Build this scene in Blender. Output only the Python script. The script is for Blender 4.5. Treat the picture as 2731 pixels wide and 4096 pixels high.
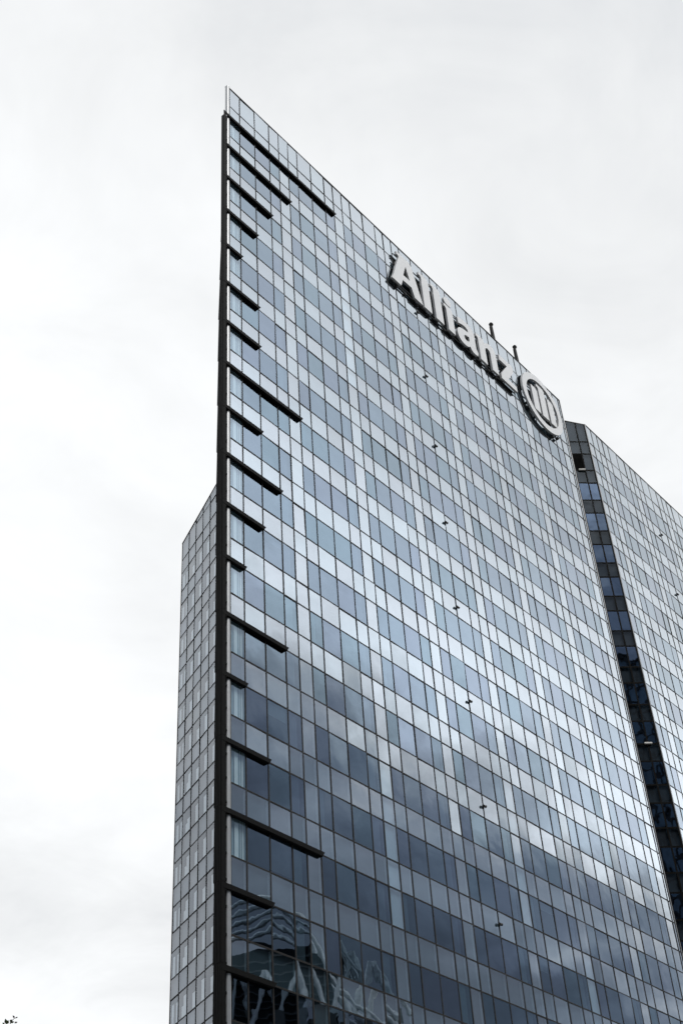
import bpy, bmesh, math, random
from mathutils import Vector, Matrix
random.seed(7)
R = math.radians
for o in list(bpy.data.objects): bpy.data.objects.remove(o)
scene = bpy.context.scene
C = scene.collection

# ------------------------------------------------------------------ camera
TOP = 85.0                                   # roof height above the ground; facade z below is measured from the roof
cam_d = bpy.data.cameras.new('camera')
cam = bpy.data.objects.new('camera', cam_d); C.objects.link(cam)
RX = Vector((0.64100561, -0.76559745, -0.05451917))
DN = Vector((0.46009868, 0.44013395, -0.77109747))
FW = Vector((0.614346, 0.46919361, 0.63437872))
CAM = Vector((-38.784, -36.921, -83.209 + TOP))
m = Matrix.Identity(4)
for i in range(3):
    m[i][0] = RX[i]; m[i][1] = -DN[i]; m[i][2] = -FW[i]; m[i][3] = CAM[i]
cam.matrix_world = m
cam_d.sensor_fit = 'VERTICAL'; cam_d.sensor_height = 36.0; cam_d.sensor_width = 24.0
FPX = 5292.51
cam_d.lens = 36.0 * FPX / 4096.0
cam_d.clip_start = 0.2; cam_d.clip_end = 6000
scene.camera = cam

# ------------------------------------------------------------------ sky
SUN_AZ = R(-100)     # veiled sun, angle in the plan anticlockwise from +X
SUN_EL = R(50)
OPEN_AZ = R(50)      # middle of the bright, thin part of the overcast
w = bpy.data.worlds.new('World'); scene.world = w; w.use_nodes = True
nt = w.node_tree; nt.nodes.clear()
def N(t, **k):
    n = nt.nodes.new(t)
    for a, b in k.items(): setattr(n, a, b)
    return n
def lk(a, b): nt.links.new(a, b)
out = N('ShaderNodeOutputWorld'); bg = N('ShaderNodeBackground'); lk(bg.outputs[0], out.inputs[0])
bg.inputs[1].default_value = 0.1
sky = N('ShaderNodeTexSky'); sky.sky_type = 'NISHITA'; sky.sun_disc = False
sky.sun_elevation = SUN_EL; sky.sun_rotation = R(90) - SUN_AZ
tc = N('ShaderNodeTexCoord'); sp = N('ShaderNodeSeparateXYZ'); lk(tc.outputs['Generated'], sp.inputs[0])
def mth(op, a, b=None, c=None, clamp=False):
    n = N('ShaderNodeMath', operation=op); n.use_clamp = clamp
    for i, v in enumerate((a, b, c)):
        if v is None: continue
        if isinstance(v, (int, float)): n.inputs[i].default_value = v
        else: lk(v, n.inputs[i])
    return n.outputs[0]
def mrange(v, a, b, c, d, smooth=True):
    n = N('ShaderNodeMapRange'); n.interpolation_type = 'SMOOTHSTEP' if smooth else 'LINEAR'
    lk(v, n.inputs[0])
    for i, x in enumerate((a, b, c, d)): n.inputs[i + 1].default_value = x
    return n.outputs[0]
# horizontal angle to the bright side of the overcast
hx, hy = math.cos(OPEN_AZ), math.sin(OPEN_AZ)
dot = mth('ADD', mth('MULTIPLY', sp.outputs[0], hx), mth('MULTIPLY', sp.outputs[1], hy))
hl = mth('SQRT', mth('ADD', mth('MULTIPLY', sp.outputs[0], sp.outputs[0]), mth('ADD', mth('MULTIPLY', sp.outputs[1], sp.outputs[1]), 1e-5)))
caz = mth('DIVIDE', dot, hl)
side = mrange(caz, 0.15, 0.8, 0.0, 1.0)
# cloud pattern: direction projected on a cloud deck
dz = mth('MAXIMUM', mth('ADD', sp.outputs[2], 0.12), 0.05)
cx = mth('DIVIDE', sp.outputs[0], dz); cy = mth('DIVIDE', sp.outputs[1], dz)
cmb = N('ShaderNodeCombineXYZ'); lk(cx, cmb.inputs[0]); lk(cy, cmb.inputs[1]); cmb.inputs[2].default_value = 3.7
def noise(scale, detail, rough, dist=0.0, seedz=0.0):
    n = N('ShaderNodeTexNoise'); n.inputs['Scale'].default_value = scale
    n.inputs['Detail'].default_value = detail; n.inputs['Roughness'].default_value = rough
    n.inputs['Distortion'].default_value = dist
    if seedz:
        a = N('ShaderNodeVectorMath', operation='ADD'); lk(cmb.outputs[0], a.inputs[0]); a.inputs[1].default_value = (seedz, seedz * .7, seedz)
        lk(a.outputs[0], n.inputs['Vector'])
    else: lk(cmb.outputs[0], n.inputs['Vector'])
    return n.outputs['Fac']
n1 = noise(1.3, 6, 0.55, 0.3)
n2 = noise(4.5, 5, 0.6, 0.5, 9.0)
cl = mth('ADD', mth('MULTIPLY', mth('SUBTRACT', n1, 0.5), 1.0), mth('MULTIPLY', mth('SUBTRACT', n2, 0.5), 0.45))
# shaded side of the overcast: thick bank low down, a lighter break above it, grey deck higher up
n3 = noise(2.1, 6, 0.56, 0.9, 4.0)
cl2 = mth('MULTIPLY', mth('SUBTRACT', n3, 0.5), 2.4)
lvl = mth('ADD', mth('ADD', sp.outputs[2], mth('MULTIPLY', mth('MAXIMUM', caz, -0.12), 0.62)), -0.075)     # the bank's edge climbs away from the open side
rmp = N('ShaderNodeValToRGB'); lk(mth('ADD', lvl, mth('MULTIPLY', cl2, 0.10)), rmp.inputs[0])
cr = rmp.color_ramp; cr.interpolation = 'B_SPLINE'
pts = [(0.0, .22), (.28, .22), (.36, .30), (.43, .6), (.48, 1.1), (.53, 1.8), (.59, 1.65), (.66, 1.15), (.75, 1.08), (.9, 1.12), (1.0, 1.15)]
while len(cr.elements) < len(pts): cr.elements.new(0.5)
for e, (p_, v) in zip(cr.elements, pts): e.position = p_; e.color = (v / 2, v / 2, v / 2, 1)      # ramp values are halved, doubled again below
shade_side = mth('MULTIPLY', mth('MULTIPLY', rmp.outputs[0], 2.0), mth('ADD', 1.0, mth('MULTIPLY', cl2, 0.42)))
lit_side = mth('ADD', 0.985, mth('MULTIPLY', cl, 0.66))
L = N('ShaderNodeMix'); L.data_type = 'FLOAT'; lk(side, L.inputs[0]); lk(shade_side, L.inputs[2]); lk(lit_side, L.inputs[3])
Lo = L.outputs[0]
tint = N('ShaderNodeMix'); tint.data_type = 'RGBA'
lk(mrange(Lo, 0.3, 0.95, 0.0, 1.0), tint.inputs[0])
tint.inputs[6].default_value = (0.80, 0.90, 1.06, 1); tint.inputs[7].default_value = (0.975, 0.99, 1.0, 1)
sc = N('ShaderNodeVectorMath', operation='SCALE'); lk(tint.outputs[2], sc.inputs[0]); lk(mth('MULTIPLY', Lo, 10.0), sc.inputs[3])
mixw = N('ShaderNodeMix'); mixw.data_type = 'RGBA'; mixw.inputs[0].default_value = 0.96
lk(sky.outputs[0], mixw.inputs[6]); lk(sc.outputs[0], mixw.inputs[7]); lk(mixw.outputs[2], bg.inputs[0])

# ------------------------------------------------------------------ sun (veiled by cloud)
sd = bpy.data.lights.new('sun', 'SUN'); sd.energy = 1.5; sd.angle = R(25); sd.color = (1.0, .97, .93)
so = bpy.data.objects.new('sun', sd); C.objects.link(so)
sdir = Vector((math.cos(SUN_EL) * math.cos(SUN_AZ), math.cos(SUN_EL) * math.sin(SUN_AZ), math.sin(SUN_EL)))
so.rotation_euler = sdir.to_track_quat('Z', 'Y').to_euler()
so.location = (0, 0, 150)
scene.view_settings.view_transform = 'Standard'; scene.view_settings.look = 'None'
scene.view_settings.exposure = 0.0; scene.view_settings.gamma = 1.0
scene.view_settings.use_curve_mapping = False
scene.render.engine = 'CYCLES'
scene.cycles.max_bounces = 10; scene.cycles.transparent_max_bounces = 16; scene.cycles.glossy_bounces = 5

# ------------------------------------------------------------------ materials
def mat(name):
    mt = bpy.data.materials.new(name); mt.use_nodes = True; mt.node_tree.nodes.clear(); return mt, mt.node_tree
def simple(name, col, rough=0.6, metal=0.0, var=0.15, scale=3.0, spec=0.5, bump=0.0):
    mt, t = mat(name)
    o = t.nodes.new('ShaderNodeOutputMaterial'); b = t.nodes.new('ShaderNodeBsdfPrincipled'); t.links.new(b.outputs[0], o.inputs[0])
    b.inputs['Roughness'].default_value = rough; b.inputs['Metallic'].default_value = metal
    b.inputs['Specular IOR Level'].default_value = spec
    tcn = t.nodes.new('ShaderNodeTexCoord'); nz = t.nodes.new('ShaderNodeTexNoise'); nz.inputs['Scale'].default_value = scale
    nz.inputs['Detail'].default_value = 5; t.links.new(tcn.outputs['Object'], nz.inputs['Vector'])
    mr = t.nodes.new('ShaderNodeMapRange'); t.links.new(nz.outputs['Fac'], mr.inputs[0])
    mr.inputs[1].default_value = .3; mr.inputs[2].default_value = .7; mr.inputs[3].default_value = 1 - var; mr.inputs[4].default_value = 1 + var
    vm = t.nodes.new('ShaderNodeVectorMath'); vm.operation = 'SCALE'; vm.inputs[0].default_value = col[:3]; t.links.new(mr.outputs[0], vm.inputs[3])
    t.links.new(vm.outputs[0], b.inputs['Base Color'])
    if bump:
        bp = t.nodes.new('ShaderNodeBump'); bp.inputs['Distance'].default_value = bump; t.links.new(nz.outputs['Fac'], bp.inputs['Height'])
        t.links.new(bp.outputs[0], b.inputs['Normal'])
    return mt
def glass(name, r0, tintc, trans, power=4.0, wob=0.010, wscale=0.42, rough=0.0, fine=0.0015):
    """coated facade glass: mirror share rises towards grazing angles, the rest looks through to what is behind"""
    mt, t = mat(name)
    n = lambda k: t.nodes.new(k)
    o = n('ShaderNodeOutputMaterial'); mx = n('ShaderNodeMixShader'); t.links.new(mx.outputs[0], o.inputs[0])
    tr = n('ShaderNodeBsdfTransparent'); tr.inputs[0].default_value = (*trans, 1)
    gl = n('ShaderNodeBsdfGlossy'); gl.inputs['Color'].default_value = (*tintc, 1); gl.inputs['Roughness'].default_value = rough
    t.links.new(tr.outputs[0], mx.inputs[1]); t.links.new(gl.outputs[0], mx.inputs[2])
    tcn = n('ShaderNodeTexCoord')
    nz = n('ShaderNodeTexNoise'); nz.inputs['Scale'].default_value = wscale; nz.inputs['Detail'].default_value = 1.2
    t.links.new(tcn.outputs['Object'], nz.inputs['Vector'])
    nz2 = n('ShaderNodeTexNoise'); nz2.inputs['Scale'].default_value = wscale * 3.3; nz2.inputs['Detail'].default_value = 1
    t.links.new(tcn.outputs['Object'], nz2.inputs['Vector'])
    ad = n('ShaderNodeMath'); ad.operation = 'MULTIPLY_ADD'; t.links.new(nz2.outputs['Fac'], ad.inputs[0]); ad.inputs[1].default_value = 0.12
    t.links.new(nz.outputs['Fac'], ad.inputs[2])
    bp = n('ShaderNodeBump'); bp.inputs['Distance'].default_value = wob; bp.inputs['Strength'].default_value = 1
    t.links.new(ad.outputs[0], bp.inputs['Height']); t.links.new(bp.outputs[0], gl.inputs['Normal'])
    ge = n('ShaderNodeNewGeometry'); dt = n('ShaderNodeVectorMath'); dt.operation = 'DOT_PRODUCT'
    t.links.new(ge.outputs['Normal'], dt.inputs[0]); t.links.new(ge.outputs['Incoming'], dt.inputs[1])
    def mm(op, a, b):
        q = n('ShaderNodeMath'); q.operation = op
        for i, v in enumerate((a, b)):
            if isinstance(v, (int, float)): q.inputs[i].default_value = v
            else: t.links.new(v, q.inputs[i])
        return q.outputs[0]
    ab = n('ShaderNodeMath'); ab.operation = 'ABSOLUTE'; t.links.new(dt.outputs['Value'], ab.inputs[0])
    pw = mm('POWER', mm('SUBTRACT', 1.0, ab.outputs[0]), power)
    fac = mm('ADD', mm('MULTIPLY', pw, 1 - r0), r0)
    # the coating's tint washes out towards grazing angles
    tm = n('ShaderNodeMix'); tm.data_type = 'RGBA'; tm.inputs[6].default_value = (*tintc, 1); tm.inputs[7].default_value = (.93, .97, 1.0, 1)
    tf = n('ShaderNodeMapRange'); tf.inputs[1].default_value = .52; tf.inputs[2].default_value = .80; t.links.new(mm('SUBTRACT', 1.0, ab.outputs[0]), tf.inputs[0])
    t.links.new(tf.outputs[0], tm.inputs[0]); t.links.new(tm.outputs[2], gl.inputs['Color'])
    # thin film of dust: very slight unevenness of the mirror share
    nz3 = n('ShaderNodeTexNoise'); nz3.inputs['Scale'].default_value = 1.7; nz3.inputs['Detail'].default_value = 6
    t.links.new(tcn.outputs['Object'], nz3.inputs['Vector'])
    fac2 = mm('MULTIPLY', fac, mm('ADD', 0.94, mm('MULTIPLY', nz3.outputs['Fac'], 0.12)))
    t.links.new(fac2, mx.inputs[0])
    return mt
G_WIN = [glass('window_glass_a', .18, (.655, .835, 1.04), (.30, .36, .40), power=2.6),
         glass('window_glass_b', .175, (.68, .825, 1.05), (.28, .33, .38), power=2.6),
         glass('window_glass_c', .17, (.635, .84, 1.03), (.28, .36, .40), power=2.6),
         glass('window_glass_d', .165, (.665, .83, 1.04), (.30, .35, .40), power=2.6)]
G_SPAN = [glass('spandrel_glass_a', .40, (.83, .93, 1.03), (.60, .74, .82), power=2.8, wob=.006),
          glass('spandrel_glass_b', .38, (.85, .93, 1.03), (.62, .74, .81), power=2.8, wob=.006)]
G_COL0 = glass('corner_glass', .16, (.72, .86, 1.03), (.84, .95, 1.0), power=3)
G_WING = [glass('wing_glass_a', .05, (.82, .91, 1.05), (.80, .85, .88), power=3.4),
          glass('wing_glass_b', .05, (.86, .92, 1.03), (.78, .83, .86), power=3.4)]
G_NOTCH = [glass('notch_glass', .20, (.50, .68, 1.0), (.25, .32, .40), wob=.03, wscale=.35)]
G_NSP = [glass('notch_spandrel_glass', .05, (.8, .9, 1.0), (.5, .56, .62), wob=.03, wscale=.35)]
M_LIN = simple('shadow_box_liner', (.13, .155, .165), .7, var=.04)
M_WHT = simple('white_blind_and_sky_strip', (.82, .84, .84), .7, var=.03)  # blinds, and the wing corner strips that stand in for bright sky
M_CURT = simple('grey_blind', (.30, .36, .38), .8, var=.08)
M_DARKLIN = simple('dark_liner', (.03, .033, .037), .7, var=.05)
M_WLIN = simple('grey_liner', (.18, .19, .205), .7, var=.06)
M_FRAME = simple('bronze_anodised_frame', (.034, .032, .030), .5, .15, var=.1)
M_FRAMEL = simple('frame_gasket_edge', (.16, .155, .145), .45, .5, var=.1)
M_BLACK = simple('black_cladding', (.0045, .0045, .0042), .6, 0, var=.2, scale=6, spec=.10)
M_RIB = simple('black_ribbed_cladding', (.009, .009, .0085), .55, 0, var=.2, scale=6, spec=.18)
M_ALU = simple('silver_corner_trim', (.36, .37, .38), .38, .6, var=.06)
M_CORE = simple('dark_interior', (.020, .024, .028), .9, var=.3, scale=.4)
M_SLAB = simple('ceiling_slab', (.08, .085, .09), .9, var=.1)
M_FACE = simple('sign_face_paint', (.92, .93, .94), .45, var=.03, scale=1.5, spec=.35)
M_SIDE = simple('sign_return_metal', (.50, .50, .50), .5, .2, var=.12, scale=2.5)
M_BACK = simple('sign_back', (.02, .02, .02), .7)
M_LAMP = simple('white_fixture', (.75, .74, .70), .5)
M_GROUND = simple('paving', (.13, .13, .125), .85, var=.25, scale=.25, bump=.01)

# ------------------------------------------------------------------ object helpers
def mesh_obj(name, verts, faces, mats, parent=None, midx=None, smooth=False, kind=None):
    me = bpy.data.meshes.new(name); me.from_pydata([tuple(v) for v in verts], [], faces)
    for mm_ in (mats if isinstance(mats, (list, tuple)) else [mats]): me.materials.append(mm_)
    if midx: me.polygons.foreach_set('material_index', midx)
    if smooth: me.polygons.foreach_set('use_smooth', [True] * len(me.polygons))
    me.update()
    o = bpy.data.objects.new(name, me); C.objects.link(o)
    if parent: o.parent = parent
    if kind: o['kind'] = kind
    return o
def thing(name, label, cat, loc=(0, 0, 0), group=None):
    o = bpy.data.objects.new(name, None); C.objects.link(o); o.location = loc; o.empty_display_size = .5
    o['label'] = label; o['category'] = cat
    if group: o['group'] = group
    return o
class MB:
    def __init__(s): s.v = []; s.f = []; s.m = []
    def quad(s, a, b, c, d, mi=0):
        k = len(s.v); s.v += [a, b, c, d]; s.f.append((k, k + 1, k + 2, k + 3)); s.m.append(mi)
    def prism(s, ring0, ring1, mi=0, caps=True):
        k = len(s.v); n = len(ring0); s.v += list(ring0) + list(ring1)
        for i in range(n):
            j = (i + 1) % n; s.f.append((k + i, k + j, k + n + j, k + n + i)); s.m.append(mi)
        if caps:
            s.f.append(tuple(k + i for i in reversed(range(n)))); s.f.append(tuple(k + n + i for i in range(n))); s.m += [mi, mi]
    def box(s, x0, x1, y0, y1, z0, z1, mi=0):
        s.prism([Vector(p) for p in ((x0, y0, z0), (x1, y0, z0), (x1, y1, z0), (x0, y1, z0))],
                [Vector(p) for p in ((x0, y0, z1), (x1, y0, z1), (x1, y1, z1), (x0, y1, z1))], mi)
    def tube(s, a, b, r, n=8, mi=0, r2=None):
        a = Vector(a); b = Vector(b); d = (b - a).normalized(); u = d.orthogonal().normalized(); v = d.cross(u); r2 = r if r2 is None else r2
        r0_ = [a + (u * math.cos(t) + v * math.sin(t)) * r for t in [2 * math.pi * i / n for i in range(n)]]
        r1_ = [b + (u * math.cos(t) + v * math.sin(t)) * r2 for t in [2 * math.pi * i / n for i in range(n)]]
        s.prism(r0_, r1_, mi)
    def obj(s, name, mats, parent=None, **k): return mesh_obj(name, s.v, s.f, mats, parent, s.m, **k)
def px_area(ps):
    """visible image area of a quad, 0 when outside the frame"""
    q = []
    for p_ in ps:
        d = Vector(p_) - CAM; z = d.dot(FW)
        if z < 1: return 0
        q.append((1365.5 + FPX * d.dot(RX) / z, 2048 + FPX * d.dot(DN) / z))
    cx_ = sum(a for a, b in q) / 4; cy_ = sum(b for a, b in q) / 4
    if not (0 <= cx_ <= 2731 and 0 <= cy_ <= 4096): return 0
    return abs(sum(q[i][0] * q[(i + 1) % 4][1] - q[(i + 1) % 4][0] * q[i][1] for i in range(4))) / 2

# ------------------------------------------------------------------ ground
g = 1500
mesh_obj('ground', [(-g, -g, 0), (g, -g, 0), (g, g, 0), (-g, g, 0)], [(0, 1, 2, 3)], M_GROUND, kind='structure')

# ------------------------------------------------------------------ the tower
A_, W_, H_, S_, R0_ = 1.02656, 1.52715, 3.5, 0.42884, 2.1825
tower = thing('glass_tower', 'tall wedge-shaped office tower with blue-grey mirror glass curtain wall and black corner fin', 'office tower', (20, 0, 0))
TW = Vector((20, 0, 0))
def sub(v): return Vector(v) - TW            # tower parts are placed relative to the tower's base
ROWS = [0.0]
for k in range(24):
    ROWS += [-(R0_ + k * H_), -(R0_ + k * H_ + S_ * H_)]
ROWS = [z for z in ROWS if z > -83]          # row i lies between ROWS[i] and ROWS[i+1]; odd rows are spandrels, even rows windows
def colseq(first, n):
    seq = list(first); pat = ['W', 'W', 'd', 'L', 'D']
    while len(seq) < n: seq += pat
    return seq[:n]
class Facade:
    def __init__(s, O, d, nrm, cols, kinds, ztop, rows, gw, gs, lin, mull=True, depth=.16):
        s.O = Vector(O); s.d = Vector(d).normalized(); s.n = Vector(nrm).normalized(); s.cols = cols; s.kinds = kinds
        s.ztop = ztop; s.rows = rows; s.gw = gw; s.gs = gs; s.lin = lin; s.depth = depth
    def P(s, u, out, z): return s.O + s.d * u + s.n * out + Vector((0, 0, z + TOP))
PANELS = []      # (area, name, verts, faces, material list, material indices)
def panel(F, c, r, kind, ul, ur, zb0, zt_l, zt_r, matg, liner=None, extra=None, dep=None):
    g_ = .024
    a = random.gauss(0, .007); b = random.gauss(0, .007)
    w_ = ur - ul; h_ = zt_l - zb0
    zb = zb0 + g_
    q = [F.P(ul + g_, a * w_ / 2, zb), F.P(ur - g_, -a * w_ / 2, zb), F.P(ur - g_, -a * w_ / 2 + b * h_ / 2, zt_r - g_), F.P(ul + g_, a * w_ / 2 + b * h_ / 2, zt_l - g_)]
    mb = MB(); mb.quad(*[sub(v) for v in q], 0)
    mats = [matg]
    D = F.depth if dep is None else dep
    if liner:
        mats.append(liner)
        i = .035; t = .02
        f = [F.P(ul + t, -.02, zb), F.P(ur - t, -.02, zb), F.P(ur - t, -.02, zt_r - t), F.P(ul + t, -.02, zt_l - t)]
        k = [F.P(ul + i, -D, zb + i), F.P(ur - i, -D, zb + i), F.P(ur - i, -D, zt_r - i), F.P(ul + i, -D, zt_l - i)]
        f = [sub(v) for v in f]; k = [sub(v) for v in k]
        mb.quad(*k, 1)
        for x in range(4):
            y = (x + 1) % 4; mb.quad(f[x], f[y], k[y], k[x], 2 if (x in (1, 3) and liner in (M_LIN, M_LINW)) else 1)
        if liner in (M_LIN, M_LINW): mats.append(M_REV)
    if extra:
        for (u0, u1, z0, z1, dd, em) in extra:
            if em not in mats: mats.append(em)
            mi = mats.index(em)
            mb.quad(*[sub(F.P(ul + u0 * w_, -dd, zb0 + z0 * h_)), sub(F.P(ul + u1 * w_, -dd, zb0 + z0 * h_)), sub(F.P(ul + u1 * w_, -dd, zb0 + z1 * h_)), sub(F.P(ul + u0 * w_, -dd, zb0 + z1 * h_))], mi)
    PANELS.append((px_area(q), kind, mb, mats))
WHITE = set()
for r_ in range(6, 12): WHITE.add((9, r_))
for r_ in range(28, 33): WHITE.add((9, r_))
for r_ in range(26, 31): WHITE.add((19, r_))
for r_ in range(31, 34): WHITE.add((24, r_))
M_REV = simple('shadow_box_lit_side', (.72, .76, .78), .6, var=.03)  # light on the side returns put into the colour, paler than the liner
M_LINW = simple('white_liner', (.80, .82, .83), .7, var=.03)
def build(F, front=False, wing=False, notch=False, dark_spandrels=False):
    nc = len(F.cols) - 1
    for c in range(nc):
        ul, ur = F.cols[c], F.cols[c + 1]; kd = F.kinds[c]
        ztl, ztr = F.ztop(ul), F.ztop(ur)
        rows = [z for z in F.rows if z < min(ztl, ztr) - .28]
        base = len(F.rows) - len(rows)
        lev = [None] + rows
        for i in range(len(rows)):
            ridx = base + i - 1                       # row index: between F.rows[ridx] and F.rows[ridx+1]
            zl = ztl if i == 0 else rows[i - 1]; zr = ztr if i == 0 else rows[i - 1]
            zb = rows[i]
            spand = (ridx % 2 == 1) or (i == 0 and not notch and not wing)
            if wing and i == 0: spand = True
            if front and ridx <= 0: spand = True
            if notch:
                if i == 0 or spand or ridx in (2,): 
                    if ridx == 2 and c == 1: continue      # louvred opening
                    panel(F, c, ridx, 'spandrel_panel', ul, ur, zb, zl, zr, G_NSP[0], M_DARKLIN)
                else:
                    panel(F, c, ridx, 'window_pane', ul, ur, zb, zl, zr, G_NOTCH[0], None)
                continue
            if wing:
                gm = random.choice(F.gw)
                if spand: panel(F, c, ridx, 'spandrel_panel', ul, ur, zb, zl, zr, gm, M_WLIN)
                else:
                    top = .80 if random.random() < .85 else .62
                    # columns count from the outer corner
                    if c == 0:
                        ex = [(.18, .38, .0, .80, .25, M_WHT), (.62, .97, 0, .80, .25, M_WHT)]  # not blinds: white strips painted for sky showing through the corner
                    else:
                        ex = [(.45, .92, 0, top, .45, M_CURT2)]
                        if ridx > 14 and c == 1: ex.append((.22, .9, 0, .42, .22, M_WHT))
                    panel(F, c, ridx, 'window_pane', ul, ur, zb, zl, zr, gm, M_WLIN2, ex, dep=.75)
                continue
            if spand:
                wh = front and (c, ridx) in WHITE
                panel(F, c, ridx, 'spandrel_panel', ul, ur, zb, zl, zr, random.choice(F.gs), M_LINW if wh else M_LIN)
            elif kd in ('L', 'H'):
                wh = front and (c, ridx) in WHITE
                panel(F, c, ridx, 'opaque_panel', ul, ur, zb, zl, zr, random.choice(F.gs), M_LINW if wh else M_LIN)
            elif kd == 'E' and ridx < 33:
                panel(F, c, ridx, 'window_pane', ul, ur, zb, zl, zr, G_COL0, M_CURTB,
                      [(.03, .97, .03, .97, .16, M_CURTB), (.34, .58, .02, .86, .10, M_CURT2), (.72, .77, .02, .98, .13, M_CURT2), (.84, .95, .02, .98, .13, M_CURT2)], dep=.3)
            else:
                ex = []
                if kd == 'd': ex = [(.03, .70, .01, .99, .08, M_CURT)]
                elif kd == 'D' and random.random() < .35: ex = [(.05, .5, .01, .99, .1, M_CURT)]
                elif random.random() < .08:
                    h0 = random.choice([.25, .4, .9]); ex = [(.04, .96, 1 - h0, .99, .1, M_CURT)]
                if random.random() < .04: ex.append((.1, .3, 0, .12, .2, M_WHT))
                panel(F, c, ridx, 'window_pane', ul, ur, zb, zl, zr, random.choice(F.gw), None, ex)
M_CURTB = simple('blue_grey_blind', (.34, .41, .44), .8, var=.06)
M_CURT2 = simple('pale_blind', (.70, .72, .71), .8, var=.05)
M_WLIN2 = simple('room_behind_glass', (.05, .055, .06), .8, var=.1)
def mullion(F, u, z0, z1, wd=.064, pr=.024, name='mullion', fm=None):
    h = wd / 2; gW = wd * .16
    prof = [(-h, -.05), (-h, pr), (-gW, pr), (-gW, pr - .03), (gW, pr - .03), (gW, pr), (h, pr), (h, -.05)]
    mb = MB(); mb.prism([sub(F.P(u + a, b, z0)) for a, b in prof], [sub(F.P(u + a, b, z1)) for a, b in prof])
    return mb.obj(name, [fm or M_FRAME], tower)
def transom(F, u0, u1, z, wd=.068, pr=.020, name='transom', fm=None):
    h = wd / 2; gW = wd * .16
    prof = [(-h, -.05), (-h, pr), (-gW, pr), (-gW, pr - .028), (gW, pr - .028), (gW, pr), (h, pr), (h, -.05)]
    mb = MB(); mb.prism([sub(F.P(u0, b, z + a)) for a, b in prof], [sub(F.P(u1, b, z + a)) for a, b in prof])
    return mb.obj(name, [fm or M_FRAME], tower)
def cums(kinds, last=None):
    o = [0.0]
    for k in kinds: o.append(o[-1] + (W_ if k == 'W' else last if k == 'H' else A_))
    return o
# front slab
k1 = ['E'] + ['W', 'W', 'd', 'L', 'D'] * 6 + ['W', 'W', 'd', 'L', 'H']
k1 = k1[:36]
cols1 = cums(k1, .2985); X1 = cols1[-1]
F1 = Facade((0, 0, 0), (1, 0, 0), (0, -1, 0), cols1, k1, lambda u: 0.0, ROWS, G_WIN, G_SPAN, M_LIN)
build(F1, front=True)
# right slab, same plane, beyond the notch
k2 = (['D', 'd', 'L', 'D'] + ['W', 'W', 'd', 'L', 'D'] * 6)[:25]
cols2 = [0.0]
for i, k in enumerate(k2): cols2.append(cols2[-1] + (.9507 if i == 0 else W_ if k == 'W' else A_))
X2 = 47.667
F2 = Facade((X2, 0, 0), (1, 0, 0), (0, -1, 0), cols2, k2, lambda u: 0.0, ROWS, G_WIN, G_SPAN, M_LIN)
build(F2, front=False)
# notch wall between the slabs, running back from the right slab's corner
nd = Vector((-.691, .7226, 0)).normalized(); nn = Vector((-nd.y, nd.x, 0))   # outward normal, towards the camera
colsn = [0.09, .92, 1.84, 2.76, 3.68, 4.6, 6.2]
FN = Facade((X2, 0, 0), nd, nn, colsn, ['N'] * 6, lambda u: .27 * u - .02, ROWS, G_NOTCH, G_NSP, M_DARKLIN)
build(FN, notch=True)
# wing behind the prow
wd_ = Vector((math.cos(-1.9621), math.sin(-1.9621), 0)); wn = Vector((wd_.y, -wd_.x, 0))
WC = 1.6077
colsw = [WC * i for i in range(9)]
wrows = [-5.655] + [z for k in range(1, 23) for z in (-(5.655 + (k - 1) * H_ + S_ * H_), -(5.655 + k * H_))]
wrows = [z for z in wrows if z > -84]
FWG = Facade((28.278, 32.949, 0), wd_, wn, colsw, ['N'] * 8, lambda u: -7.08 + .142 * u, wrows, G_WING, G_WING, M_WLIN)
# index parity: wrows[0] is a spandrel top -> row (0,1) is a spandrel
def build_wing():
    F = FWG
    for c in range(8):
        ul, ur = F.cols[c], F.cols[c + 1]; ztl, ztr = F.ztop(ul), F.ztop(ur)
        lim = min(ztl, ztr) - .30 if c >= 2 else ztl - .9
        rows = [z for z in wrows if z < lim]; base = len(wrows) - len(rows)
        for i in range(len(rows)):
            ridx = base + i - 1
            zl = ztl if i == 0 else rows[i - 1]; zr = ztr if i == 0 else rows[i - 1]; zb = rows[i]
            spand = (ridx % 2 == 0) or ridx <= 1
            gm = random.choice(F.gw)
            if spand: panel(F, c, ridx, 'spandrel_panel', ul, ur, zb, zl, zr, gm, M_WLIN)
            else:
                top = .80 if random.random() < .8 else .62
                if c == 0: ex = [(.14, .38, .0, .80, .07, M_WHT), (.62, .95, 0, .78, .09, M_WHT)]  # white strips stand in for sky seen through the corner glass
                else:
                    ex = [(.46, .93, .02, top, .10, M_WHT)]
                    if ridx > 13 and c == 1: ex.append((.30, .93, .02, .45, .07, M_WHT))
                panel(F, c, ridx, 'window_pane', ul, ur, zb, zl, zr, gm, M_WLIN2, ex, dep=.35)
build_wing()
# link the panels: the 300 largest in view of each kind as objects, the rest joined
by = {}
for a, kind, mb, mats in PANELS: by.setdefault(kind, []).append((a, mb, mats))
for kind, lst in by.items():
    lst.sort(key=lambda t: -t[0])
    for a, mb, mats in lst[:300]: mb.obj(kind, mats, tower)
    rest = lst[300:]
    if rest:
        V = []; Fc = []; Mi = []; ML = []
        for a, mb, mats in rest:
            k = len(V); V += mb.v; Fc += [tuple(i + k for i in f) for f in mb.f]
            for mt_ in mats:
                if mt_ not in ML: ML.append(mt_)
            Mi += [ML.index(mats[i]) for i in mb.m]
        mesh_obj(kind, V, Fc, ML, tower, Mi, kind='stuff')
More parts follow.
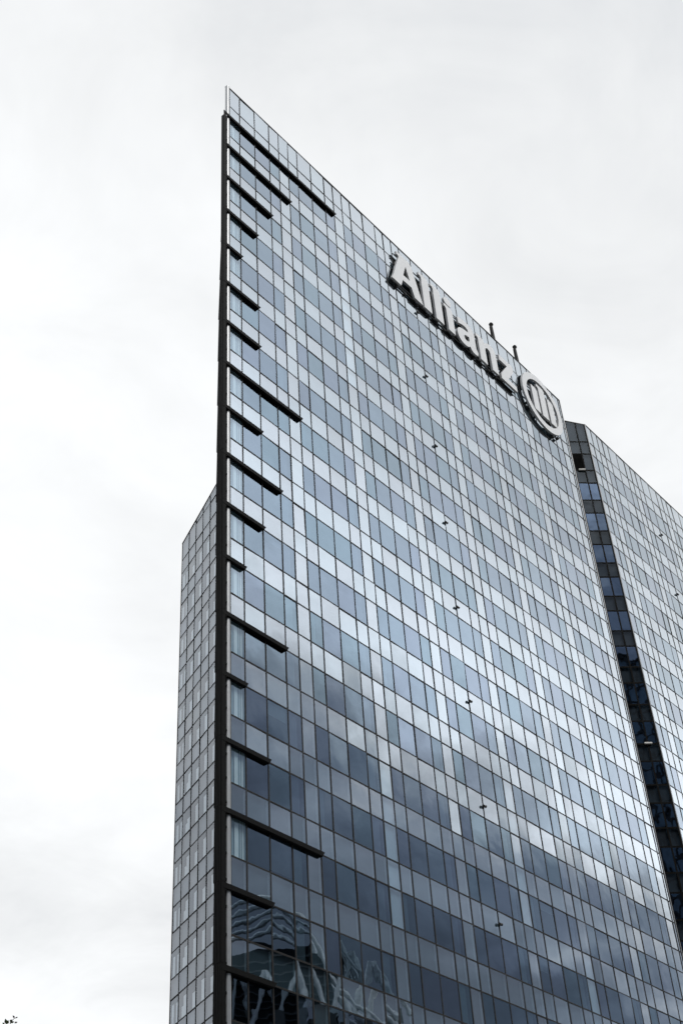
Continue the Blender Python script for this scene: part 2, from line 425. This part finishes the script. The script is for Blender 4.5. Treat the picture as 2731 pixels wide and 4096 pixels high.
# frames
zbot = ROWS[-1]
for i, u in enumerate(cols1): mullion(F1, u, zbot, -.02)
for z in ROWS[1:]: transom(F1, 0.02, X1 + .02, z)
for i, u in enumerate(cols2):
    if i: mullion(F2, u, zbot, -.02)
for z in ROWS[1:]: transom(F2, 0.05, cols2[-1], z)
for u in colsn[:-1]: mullion(FN, u, zbot, FN.ztop(u) - .02, wd=.11, pr=.03, fm=M_BLACK)
for z in ROWS[1:]: transom(FN, 0.12, colsn[-1], z, wd=.12, pr=.02, fm=M_BLACK)
for u in colsw: mullion(FWG, u, zbot, FWG.ztop(u) - .02, wd=.075, pr=.025, fm=M_BLACK)
for z in wrows:
    u0 = 0 if z < -7.2 else (3.2 if z < -6.5 else 9.5)
    transom(FWG, u0, colsw[-1], z, wd=.075, pr=.025, fm=M_BLACK)
# parapet caps
def cap(F, u0, u1, h=.03, d0=-.16, pr=.04):
    mb = MB()
    ring = lambda u: [sub(F.P(u, a, F.ztop(u) + b)) for a, b in ((d0, -.03), (pr, -.03), (pr, h), (d0, h))]
    mb.prism(ring(u0), ring(u1)); mb.obj('parapet_cap', [M_FRAME], tower)
cap(F1, -.3, X1 + .04); cap(F2, -.03, cols2[-1]); cap(FN, .0, 6.2); cap(FWG, -.05, colsw[-1])
# corner trims
def trim(F, u0, u1, z0, z1, name='corner_trim', bulge=.12, m=M_ALU):
    n = 8; prof = [(u0, -.12)] + [(u0 + (u1 - u0) * (1 - math.cos(math.pi * i / n)) / 2, -.0 + bulge * math.sin(math.pi * i / n)) for i in range(n + 1)] + [(u1, -.12)]
    mb = MB(); mb.prism([sub(F.P(a, b, z0)) for a, b in prof], [sub(F.P(a, b, z1)) for a, b in prof])
    o = mb.obj(name, [m], tower); return o
trim(F1, -.31, -.035, zbot, -.02)
trim(F1, X1 + .035, X1 + .12, zbot, -.02, bulge=.05)
trim(F2, -.03, .075, zbot, -.02, bulge=.04)
# base below the curtain wall
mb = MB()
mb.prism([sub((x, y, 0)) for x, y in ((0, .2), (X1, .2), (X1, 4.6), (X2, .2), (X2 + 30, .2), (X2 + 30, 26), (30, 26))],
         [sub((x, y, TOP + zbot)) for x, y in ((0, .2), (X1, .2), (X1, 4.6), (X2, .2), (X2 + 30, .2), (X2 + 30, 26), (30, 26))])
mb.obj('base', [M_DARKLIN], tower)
mb = MB(); mb.prism([Vector((x - 20, y, TOP - 1.15)) for x, y in ((.3, .18), (X1, .18), (X1, 1.25), (1.45, 1.25))], [Vector((x - 20, y, TOP - 1.0)) for x, y in ((.3, .18), (X1, .18), (X1, 1.25), (1.45, 1.25))]); mb.box(X2 + .9 - 20, X2 + 30 - 20, .18, 1.25, TOP - 1.15, TOP - 1.0); mb.obj('roof_edge', [M_CORE], tower)
# dark core and roof
def core(poly, z0, z1, name, m=M_CORE):
    mb = MB(); mb.prism([sub((x, y, z0 + TOP)) for x, y in poly], [sub((x, y, z1 + TOP)) for x, y in poly]); return mb.obj(name, [m], tower)
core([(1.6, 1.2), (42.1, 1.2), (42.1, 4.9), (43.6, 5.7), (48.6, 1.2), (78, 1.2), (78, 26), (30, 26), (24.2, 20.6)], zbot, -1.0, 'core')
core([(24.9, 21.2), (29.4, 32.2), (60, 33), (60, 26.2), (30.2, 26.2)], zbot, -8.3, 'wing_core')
mb = MB()   # rear wall of the prow, running back from the corner fin
mb.prism([sub(v) for v in ((-.28, .10, TOP + zbot), (-.05, .06, TOP + zbot), (23.6, 20.8, TOP + zbot), (23.35, 20.95, TOP + zbot))],
         [sub(v) for v in ((-.28, .10, TOP - .05), (-.05, .06, TOP - .05), (23.6, 20.8, TOP - .05), (23.35, 20.95, TOP - .05))])
mb.obj('rear_wall', [M_DARKLIN], tower)
mb = MB()
mb.box(X1 + .03 - 20, X1 + .15 - 20, .06, 4.6, TOP + zbot, TOP - .03); mb.obj('side_wall', [M_DARKLIN], tower)
for z in ROWS[1::2]:
    zz = z - .75
    if zz > -3: continue
    mb = MB(); mb.box(1.2 - 20, X1 - 20, .2, 1.2, TOP + zz - .15, TOP + zz + .15); mb.box(X2 - 20 + .9, X2 - 20 + 29, .2, 1.2, TOP + zz - .15, TOP + zz + .15)
    mb.obj('floor_slab', [M_SLAB], tower)
# louvre in the notch
mb = MB()
zt, zb_ = ROWS[2], ROWS[3]
for i in range(14):
    z = zb_ + .06 + (zt - zb_ - .1) * i / 14
    a = [FN.P(.97, -.02, z), FN.P(1.80, -.02, z), FN.P(1.80, -.10, z + .09), FN.P(.97, -.10, z + .09)]
    b = [v + Vector((0, 0, .02)) for v in a]
    mb.prism([sub(v) for v in a], [sub(v) for v in b])
mb.quad(*[sub(FN.P(u, -.2, z)) for u, z in ((.92, zb_), (1.84, zb_), (1.84, zt), (.92, zt))])
mb.obj('louvre', [M_BLACK], tower)
# small white fixtures on the notch transoms
for (u, z) in ((1.25, ROWS[3]), (.92, ROWS[19]), (.92, ROWS[27])):
    mb = MB(); ring = [FN.P(u + a, .03, z + b) for a, b in ((-.3, -.05), (.3, -.05), (.3, .06), (-.3, .06))]
    mb.prism([sub(v) for v in ring], [sub(v + nn * .16) for v in ring]); mb.obj('service_light', [M_LAMP], tower)

# sun shades (ledges) at the prow
ncol = [9, 5, 3, 2, 1, 2, 2, 5, 2, 3, 2, 1, 3, 1, 2, 5, 2, 2]
for k, nc_ in enumerate(ncol):
    z = ROWS[2 + 2 * k] + .055; u1 = cols1[nc_] + .03
    mb = MB(); D = .205; t = .25
    prof = [(-.06, 0), (D, 0), (D, -t + .02), (D - .02, -t), (.02, -t)]
    mb.prism([sub(F1.P(-.30, a, z + b)) for a, b in prof], [sub(F1.P(u1 + .6 * b, a, z + b)) for a, b in prof])      # mitred end
    # the part that wraps round the fin
    prof2 = [(.16, 0), (D, 0), (D, -t), (.16, -t)]
    mb.prism([sub(F1.P(-.745, a, z + b)) for a, b in prof2], [sub(F1.P(-.30, a, z + b)) for a, b in prof2])
    mb.obj('sunshade_ledge', [M_BLACK], tower)
# corner fin, one shingled segment per floor
def fdep(z):
    pts_ = [(-3.5, .02), (-10, .13), (-17, .24), (-24.5, .41), (-38, .50), (-90, .47)]
    for (a, b), (c, d) in zip(pts_, pts_[1:]):
        if z <= a and z >= c: return b + (d - b) * (a - z) / (a - c)
    return .5
z = -3.6; k = 0
while z > zbot:
    z2 = max(z - H_, zbot); d0 = fdep(z) - .02; d1 = fdep(z2) + .025
    mb = MB()
    y0 = .195
    for (x0, x1, a0, a1, mi) in ((-.735, -.53, d0, d1, 0),):
        r0_ = [F1.P(x0, y0, z), F1.P(x1, y0, z), F1.P(x1, y0 - max(a0, .03), z), F1.P(x0, y0 - max(a0, .03), z)]
        r1_ = [F1.P(x0, y0, z2 + .015), F1.P(x1, y0, z2 + .015), F1.P(x1, y0 - a1, z2 + .015), F1.P(x0, y0 - a1, z2 + .015)]
        mb.prism([sub(v) for v in r0_], [sub(v) for v in r1_], mi)
    nr = max(1, int(d1 / .085))
    for i in range(nr):
        f0 = (i + .35) / nr; f1 = (i + .72) / nr
        if d0 * f0 < .03: continue
        ring = lambda zz, d: [F1.P(-.735, y0 - d * f0, zz), F1.P(-.757, y0 - d * f0 - .005, zz), F1.P(-.757, y0 - d * f1, zz), F1.P(-.735, y0 - d * f1 - .004, zz)]
        mb.prism([sub(v) for v in ring(z, d0)], [sub(v) for v in ring(z2 + .015, d1)], 1)
    mb.obj('fin_panel', [M_BLACK, M_RIB], tower)
    # bracket between fin and trim
    z = z2; k += 1
mb = MB(); mb.box(-.54 - 20, -.31 - 20, -.02, .25, TOP + zbot, TOP - 3.7)
for i in range(60):
    zz = TOP - 4.2 - i * 1.2
    mb.box(-.50 - 20, -.33 - 20, -.10, -.02, zz - .05, zz + .05, 0)
mb.obj('fin_backing', [M_BLACK], tower)
# cradle restraint studs on the facade
def stud(x, z, lbl=None):
    mb = MB()
    mb.tube((x - 20, -.02, z), (x - 20, -.11, z), .04, 8)
    mb.tube((x - 20 - .12, -.10, z - .01), (x - 20 - .01, -.10, z + .01), .095, 10, r2=.07)
    mb.tube((x - 20 - .02, -.09, z), (x - 20 + .12, -.10, z + .03), .06, 10, r2=.085)
    mb.obj('facade_stud', [M_FRAME], tower)
for k in range(8): stud(cols1[17], TOP - 6.48 - 7 * k)
for k in range(3): stud(X2 + .9507 + cums(['d', 'L', 'D', 'W', 'W', 'd', 'L', 'D', 'W'])[-1], TOP - 6.47 - 7 * k)

# ------------------------------------------------------------------ the sign
def smooth_outline(pts, step=.09, corner=42):
    n = len(pts); P = [Vector((a, b)) for a, b in pts]; T = []
    for i in range(n):
        a, b, c = P[i - 1], P[i], P[(i + 1) % n]
        d0 = (b - a).normalized(); d1 = (c - b).normalized()
        ang = math.degrees(math.acos(max(-1, min(1, d0.dot(d1)))))
        # long straight runs stay straight
        T.append(None if ang > corner else (d0, d1, (d0 + d1).normalized()))
    o = []
    for i in range(n):
        a = P[i]; b = P[(i + 1) % n]; L_ = (b - a).length; e = (b - a) / L_
        o.append(a)
        if L_ > 1.0: continue
        t0 = T[i][2] if T[i] else e; t1 = T[(i + 1) % n][2] if T[(i + 1) % n] else e
        k = max(1, int(L_ / step))
        for j in range(1, k):
            t = j / k; h00 = 2 * t ** 3 - 3 * t ** 2 + 1; h10 = t ** 3 - 2 * t ** 2 + t; h01 = -2 * t ** 3 + 3 * t ** 2; h11 = t ** 3 - t ** 2
            o.append(a * h00 + t0 * L_ * h10 + b * h01 + t1 * L_ * h11)
    return o
def solid(name, outlines, yfront, depth, parent, org, lbl=None):
    cu = bpy.data.curves.new(name, 'CURVE'); cu.dimensions = '2D'; cu.fill_mode = 'BOTH'; cu.extrude = depth / 2
    for ol in outlines:
        s = cu.splines.new('POLY'); s.points.add(len(ol) - 1); s.use_cyclic_u = True
        for p_, q in zip(s.points, ol): p_.co = (q[0], q[1], 0, 1)
    tmp = bpy.data.objects.new('tmp', cu); C.objects.link(tmp)
    dg = bpy.context.evaluated_depsgraph_get(); me = bpy.data.meshes.new_from_object(tmp.evaluated_get(dg))
    bpy.data.objects.remove(tmp)
    # curve (x, y, z) -> facade (x, depth, z)
    for v in me.vertices: x, y, z_ = v.co; v.co = (x - org[0], yfront + depth / 2 - z_, y + TOP - org[2])
    me.materials.clear()
    for q in (M_FACE, M_SIDE, M_BACK): me.materials.append(q)
    me.update()
    bm = bmesh.new(); bm.from_mesh(me); bmesh.ops.remove_doubles(bm, verts=bm.verts, dist=1e-4)
    bmesh.ops.recalc_face_normals(bm, faces=bm.faces); bm.to_mesh(me); bm.free()
    for p_ in me.polygons:
        p_.material_index = 0 if p_.normal.y < -.7 else (2 if p_.normal.y > .7 else 1); p_.use_smooth = False
    o = bpy.data.objects.new(name, me); C.objects.link(o); o.parent = parent
    if lbl: o['label'] = lbl
    return o
A1 = [(18.50, -1.50), (18.85, -1.50), (19.25, -1.50), (19.62, -1.49), (19.98, -1.50), (20.18, -1.55), (20.32, -1.66), (20.42, -1.84), (20.58, -2.4), (20.86, -3.38), (21.14, -4.36), (21.43, -5.45), (20.38, -5.45), (20.09, -4.52), (18.97, -4.55), (18.67, -5.45), (17.48, -5.6), (17.80, -4.78), (18.50, -2.68), (18.74, -2.06), (18.76, -1.92), (18.68, -1.84), (18.50, -1.82)]
A1[16 - 0] = (17.52, -5.45)
Ah = [(19.58, -2.46), (19.95, -3.85), (19.12, -3.85)]
Lt = [(21.36, -1.50), (21.36, -1.80), (21.54, -1.81), (21.63, -1.92), (21.64, -2.66), (21.64, -5.45), (22.66, -5.45), (22.66, -3.97), (22.64, -1.85), (22.56, -1.63), (22.38, -1.52), (21.95, -1.49)]
dx2 = 1.58
Id = [(24.72, -1.75), (24.89, -1.55), (25.20, -1.46), (25.50, -1.53), (25.68, -1.72), (25.73, -1.95), (25.66, -2.15), (25.45, -2.30), (25.15, -2.34), (24.86, -2.25), (24.71, -2.03)]
I_ = [(24.59, -2.50), (24.59, -2.80), (24.76, -2.81), (24.86, -2.95), (24.88, -3.4), (24.88, -5.45), (25.78, -5.45), (25.78, -4.6), (25.77, -3.0), (25.72, -2.68), (25.54, -2.53), (25.10, -2.49)]
a_ = [(26.42, -2.66), (26.86, -2.50), (27.50, -2.40), (28.05, -2.42), (28.48, -2.60), (28.72, -2.92), (28.78, -3.30), (28.78, -4.40), (28.82, -4.82), (28.97, -5.02), (28.88, -5.50), (28.30, -5.55), (28.02, -5.42), (27.86, -5.14), (27.60, -5.36), (27.15, -5.50), (26.64, -5.42), (26.32, -5.16), (26.20, -4.78), (26.22, -4.36), (26.38, -4.02), (26.68, -3.78), (27.10, -3.62), (27.50, -3.55), (27.85, -3.50), (27.80, -3.20), (27.52, -3.08), (27.10, -3.12), (26.52, -3.34)]
ah = [(27.25, -4.22), (27.85, -4.02), (27.83, -4.56), (27.60, -4.72), (27.32, -4.74), (27.16, -4.56), (27.15, -4.36)]
n_ = [(29.10, -2.50), (29.08, -2.84), (29.27, -2.88), (29.33, -3.06), (29.32, -3.6), (29.32, -5.45), (30.27, -5.45), (30.28, -4.3), (30.28, -3.60), (30.40, -3.34), (30.66, -3.20), (30.92, -3.28), (31.02, -3.52), (31.00, -5.45), (31.90, -5.45), (31.92, -3.60), (31.90, -2.98), (31.74, -2.62), (31.38, -2.42), (30.90, -2.46), (30.50, -2.68), (30.24, -2.92), (30.18, -2.68), (29.98, -2.53), (29.55, -2.49)]
z_l = [(32.43, -2.50), (33.42, -2.49), (34.34, -2.50), (34.50, -2.62), (34.52, -3.02), (34.36, -3.42), (33.38, -4.87), (34.62, -5.45), (32.30, -5.45), (32.32, -4.88), (33.55, -3.15), (32.43, -3.15)]
z_l[6] = (33.42, -4.80); z_l[7] = (34.64, -4.83); z_l.insert(8, (34.64, -5.45))
SY, SD = -.37, .19
sign = thing('company_sign', 'pale grey raised letters reading Allianz on dark rails under the roof edge', 'sign', (26, -.2, TOP - 5.6))
sign['label'] = 'row of big pale raised letters on dark rails just under the roof edge'
so_ = (26, -.2, TOP - 5.6)
def sol(nm, ol, lb, par=sign, org=so_): return solid(nm, ol, SY - org[1], SD, par, (org[0], 0, org[2]), lb)
sol('letter', [smooth_outline(A1, corner=35), Ah], 'capital letter A')
sol('letter', [smooth_outline(Lt, corner=40)], 'first letter l')
sol('letter', [smooth_outline([(x + dx2, y) for x, y in Lt], corner=40)], 'second letter l')
sol('letter', [smooth_outline(I_, corner=40), smooth_outline(Id, corner=80)], 'letter i with its round dot')
sol('letter', [smooth_outline(a_, corner=48), smooth_outline(ah, corner=70)], 'small letter a')
sol('letter', [smooth_outline(n_, corner=48)], 'letter n')
sol('letter', [smooth_outline(z_l, corner=30)], 'letter z')
ox, oz = so_[0], so_[2]
for z, x0, x1 in ((-1.78, 18.3, 22.6), (-2.75, 18.2, 34.5), (-3.1, 18.2, 34.4), (-5.15, 17.45, 34.6), (-5.55, 17.45, 34.6)):
    mb = MB(); mb.box(x0 - ox, x1 - ox, -.10 + .2, -.04 + .2, TOP + z - oz - .035, TOP + z - oz + .035)
    mb.v = [v + Vector((0, -.06, 0)) for v in mb.v]; mb.obj('rail', [M_BACK], sign)
for x in [cols1[i] for i in (13, 14, 15, 16, 17, 18, 19, 20, 21, 22, 23, 24, 25, 26)]:
    if not 17.5 < x < 34.6: continue
    for z in (-5.62, -2.9):
        mb = MB(); mb.box(x - ox - .06, x - ox + .06, .02, .20, TOP + z - oz - .12, TOP + z - oz + .12); mb.obj('bracket', [M_BACK], sign)
# emblem
ec = (38.97, -3.68)
eo = (ec[0], -.2, TOP + ec[1] - 3.2)
emb = thing('round_emblem', 'round pale ring emblem enclosing three upright bars at the right end of the facade top', 'emblem', eo)
circ = lambda r, n=96: [Vector((ec[0] + r * math.cos(2 * math.pi * i / n), ec[1] + r * math.sin(2 * math.pi * i / n))) for i in range(n)]
sol('ring', [circ(3.13), circ(2.46)], None, emb, eo)
sol('bar', [[(37.38, -2.42), (38.06, -2.42), (38.30, -2.66), (38.30, -5.36), (37.38, -5.36)]], 'left bar', emb, eo)
sol('bar', [smooth_outline([(38.40, -1.66), (39.42, -1.66), (39.60, -1.86), (39.60, -5.36), (38.61, -5.36), (38.62, -2.14), (38.56, -1.99), (38.40, -1.96)], corner=38)], 'middle tall bar', emb, eo)
sol('bar', [[(39.93, -2.42), (40.62, -2.42), (40.86, -2.66), (40.86, -5.36), (39.93, -5.36)]], 'right bar', emb, eo)
for z in (-2.2, -3.2, -4.3, -5.2):
    hw = math.sqrt(max(0, 3.0 ** 2 - (z - ec[1]) ** 2))
    mb = MB(); mb.box(-hw, hw, .04, .10, TOP + z - eo[2] - .04, TOP + z - eo[2] + .04); mb.obj('rail', [M_BACK], emb)
for t in range(0, 360, 30):
    x = 2.8 * math.cos(R(t)); z = 2.8 * math.sin(R(t)) + 3.2
    mb = MB(); mb.box(x - .07, x + .07, .025, .20, z - .10, z + .10); mb.obj('bracket', [M_BACK], emb)
mb = MB(); mb.box(.9, 1.12, -.06, .16, -.05, .14); mb.box(1.62, 1.9, -.12, .14, .28, .40); mb.obj('clamp', [M_BACK], emb)

# ------------------------------------------------------------------ davits on the roof
def davit(x, lbl):
    y = .9; zt = TOP + 3.45
    d = thing('roof_davit', lbl, 'roof davit', (x, y, TOP - 1.0), 'davits on the roof edge')
    mb = MB()
    a = [(-.12, -.14, 0), (.16, -.14, 0), (.16, .14, 0), (-.12, .14, 0)]; b = [(-.16, -.10, 4.45), (.08, -.10, 4.45), (.08, .10, 4.45), (-.16, .10, 4.45)]
    mb.prism([Vector(v) for v in a], [Vector(v) for v in b]); mb.obj('post', [M_RIB], d)
    mb = MB(); mb.tube((.02, -.07, 4.80), (.09, .07, 4.84), .19, 20); mb.tube((-.05, 0, 4.4), (.0, 0, 4.65), .07, 10); mb.obj('pulley_head', [M_BLACK], d)
    mb = MB(); mb.tube((.24, 0, 4.95), (.62, .02, .1), .018, 6); mb.obj('cable', [M_FRAMEL], d)
davit(34.50, 'dark roof davit with a round pulley head above the small sign letters')
davit(38.25, 'dark roof davit with a round pulley head nearest the round ring emblem')

# ------------------------------------------------------------------ buildings across the street, seen as reflections
def lattice():
    c = Vector((77.4, -65.3, 0)); u = Vector((.66, .75, 0)).normalized(); v = Vector((.75, -.66, 0)).normalized()   # v points away from the tower
    b = thing('lattice_building', 'building of pale crossed tubes and arched ribs mirrored in the glass', 'building', (c.x, c.y, 0))
    def P(a, d, z): return u * a + v * d + Vector((0, 0, z + TOP))
    m_body = simple('dark_striped_walls', (.010, .013, .016), .7, spec=.1); m_tube = simple('pale_steel_tube', (.50, .56, .60), .5, .2); m_tan = simple('stone_panels', (.14, .145, .14), .8, var=.25, scale=.6)
    m_str = simple('pale_floor_band', (.06, .07, .078), .6)
    mb = MB(); mb.prism([P(a, d, -TOP) for a, d in ((-16, 0), (5.4, 0), (5.4, 22), (-16, 22))], [P(a, d, -22.6) for a, d in ((-16, 0), (5.4, 0), (5.4, 22), (-16, 22))]); mb.obj('body', [m_body], b)
    mb = MB(); mb.prism([P(a, d, -TOP) for a, d in ((5.6, 2), (13, 2), (13, 20), (5.6, 20))], [P(a, d, -31) for a, d in ((5.6, 2), (13, 2), (13, 20), (5.6, 20))]); mb.obj('annex', [m_tan], b)
    z = -24
    while z > -60:
        mb = MB(); mb.prism([P(a, d, z) for a, d in ((-16, -.12), (5.4, -.12), (5.4, 0), (-16, 0))], [P(a, d, z + .16) for a, d in ((-16, -.12), (5.4, -.12), (5.4, 0), (-16, 0))]); mb.obj('floor_band', [m_str], b); z -= 1.0
    for k in range(4):
        off = k * 2.2 - .8
        arc = [(-13, -24.5), (-9.5, -20.6), (-6, -18.8), (-3, -17.7), (0, -17.5), (2.4, -18.6), (4.2, -21), (5.6, -24.2), (7.2, -27.4), (9.2, -30), (11.8, -32.5)]
        mb = MB()
        for (a0, z0), (a1, z1) in zip(arc, arc[1:]): mb.tube(P(a0, off, z0 - k * .3), P(a1, off, z1 - k * .3), .30, 8)
        mb.obj('arch_rib', [m_tube], b)
    for i in range(-3, 4):
        for j in range(5):
            x0 = i * 4.6 - 2.4; z0 = -25.2 - j * 7.5
            for sg in (-1, 1):
                mb = MB(); mb.tube(P(x0, -.7, z0), P(x0 + sg * 2.3, -.7, z0 - 7.5), .34, 8); mb.obj('lattice_tube', [m_tube], b)
    for (a, z) in ((-1.5, -31.5), (2.6, -32.4), (-6.2, -33)):
        mb = MB(); mb.prism([P(x, d, z - 1.5) for x, d in ((a, -1.6), (a + 2.6, -1.6), (a + 2.6, 0), (a, 0))], [P(x, d, z + 1.2) for x, d in ((a, -1.6), (a + 2.6, -1.6), (a + 2.6, 0), (a, 0))]); mb.obj('balcony_box', [m_str], b)
lattice()
def dark_tower():
    # stands so that its mirror image fills the lower notch glazing
    c = Vector((7, -88, 0)); b = thing('dark_glass_tower', 'dark gridded tower across the street mirrored in the notch windows', 'office tower', (c.x, c.y, 0))
    m_b = simple('near_black_glass', (.015, .022, .03), .15, spec=.6); m_g = simple('dark_grid_fins', (.006, .006, .007), .6)
    m_p = simple('dull_blue_panels', (.11, .18, .24), .4, var=.35, scale=.15)
    h = TOP + 27.5
    mb = MB(); mb.box(-20, 22, -12, 9, 0, h); mb.obj('body', [m_p], b)
    for i in range(14):
        x = -20 + i * 3.2; mb = MB(); mb.box(x, x + .35, 9, 9.4, 0, h + .4); mb.obj('fin', [m_g], b)
    for j in range(26):
        z = h - j * 4.2; mb = MB(); mb.box(-20, 22, 9, 9.25, z - .5, z); mb.obj('floor_band', [m_g], b)
dark_tower()

# ------------------------------------------------------------------ small tree at the lower left corner
def corner_tree():
    tip = Vector((-30.35, -25.78, -78.50 + TOP))             # the sprig that reaches into the picture
    left = Vector((-.641, .766, 0))
    ctr = tip + left * .85 + Vector((0, 0, -2.15))
    base = Vector((ctr.x, ctr.y, 0))
    t = thing('young_tree', 'young leafy tree whose topmost sprig pokes into the bottom left corner', 'tree', base)
    m_bark = simple('bark', (.09, .07, .055), .9, var=.3, scale=12, bump=.01); m_leaf = simple('leaf_green', (.075, .105, .045), .55, var=.4, scale=30); m_leaf2 = simple('leaf_reddish', (.085, .055, .05), .55, var=.3, scale=30)
    mb = MB(); p0 = Vector((0, 0, 0)); rr = .11
    segs = [Vector((0, 0, 0)), Vector((.05, .03, 1.2)), Vector((-.02, .06, 2.4)), Vector((.04, .0, 3.6)), Vector((0, .03, ctr.z))]
    for i, (a, b) in enumerate(zip(segs, segs[1:])): mb.tube(a, b, .11 - .02 * i, 10, r2=.09 - .02 * i)
    mb.obj('trunk', [m_bark], t)
    rnd = random.Random(3); twv = MB(); lf = MB(); cc = ctr - base
    def leaf(mb_, p_, d, s, mi=0):
        d = d.normalized(); sd_ = d.cross(Vector((rnd.uniform(-1, 1), rnd.uniform(-1, 1), rnd.uniform(-1, 1)))).normalized(); up = d.cross(sd_) * .12
        a = p_; b = p_ + d * s * .45 + sd_ * s * .26 + up * s; c_ = p_ + d * s; e = p_ + d * s * .45 - sd_ * s * .26 + up * s
        k = len(mb_.v); mb_.v += [a, b, c_, e]; mb_.f += [(k, k + 1, k + 2), (k, k + 2, k + 3)]; mb_.m += [mi, mi]
    for i in range(150):
        th = rnd.uniform(0, 2 * math.pi); ph = math.acos(rnd.uniform(-.6, 1)); rad = rnd.uniform(1.1, 1.75)
        dirv = Vector((math.sin(ph) * math.cos(th), math.sin(ph) * math.sin(th), math.cos(ph) * 1.0))
        st = cc + dirv * .2 + Vector((0, 0, rnd.uniform(-1.3, .2))); en = cc + dirv * rad
        twv.tube(st, en, .018, 5, r2=.005)
        for j in range(26):
            f = rnd.uniform(.35, 1.0); p_ = st.lerp(en, f) + Vector([rnd.gauss(0, .09) for _ in range(3)])
            leaf(lf, p_, dirv + Vector([rnd.gauss(0, .7) for _ in range(3)]), rnd.uniform(.05, .09), 0 if rnd.random() < .8 else 1)
    twv.obj('branches', [m_bark], t, kind='stuff'); lf.obj('foliage', [m_leaf, m_leaf2], t, kind='stuff')
    # sprig: leaves placed on two thin stems
    ex = Vector((.641, -.766, -.054)); ey = Vector((.460, .440, -.771)); fw = ex.cross(ey)     # plane the sprig fans out in
    P = lambda x, y: tip + ex * ((x - 20) * .00253) + ey * ((y - 4090) * .00253) - base        # units of 2.5 mm
    mb = MB()
    mb.tube(cc + Vector((0, 0, .9)), P(20, 4150), .016, 6, r2=.007); mb.tube(P(20, 4150), P(34, 4094), .007, 5, r2=.004); mb.tube(P(34, 4094), P(48, 4080), .004, 5, r2=.003); mb.tube(P(48, 4080), P(60, 4074), .003, 5, r2=.002)
    mb.tube(P(20, 4150), P(14, 4093), .006, 5, r2=.003)
    mb.obj('twig', [m_bark], t)
    for (x0, y0, x1, y1, wd2, mi) in ((18, 4105, 12, 4080, .020, 0), (22, 4104, 24, 4085, .012, 0), (49, 4080, 42, 4067, .011, 1), (50, 4080, 64, 4074, .007, 1), (32, 4096, 39, 4084, .018, 0), (30, 4098, 50, 4093, .012, 0), (48, 4099, 62, 4094, .010, 1), (8, 4108, 2, 4095, .012, 0)):
        a = P(x0, y0); c_ = P(x1, y1); md = a.lerp(c_, .45); sd_ = (c_ - a).cross(fw).normalized(); q = MB()
        q.v = [a, md + sd_ * wd2 + fw * .006, c_, md - sd_ * wd2 + fw * .006, md]; q.f = [(0, 1, 4), (1, 2, 4), (2, 3, 4), (3, 0, 4)]; q.m = [0] * 4
        q.obj('leaf', [m_leaf if mi == 0 else m_leaf2], t)
corner_tree()
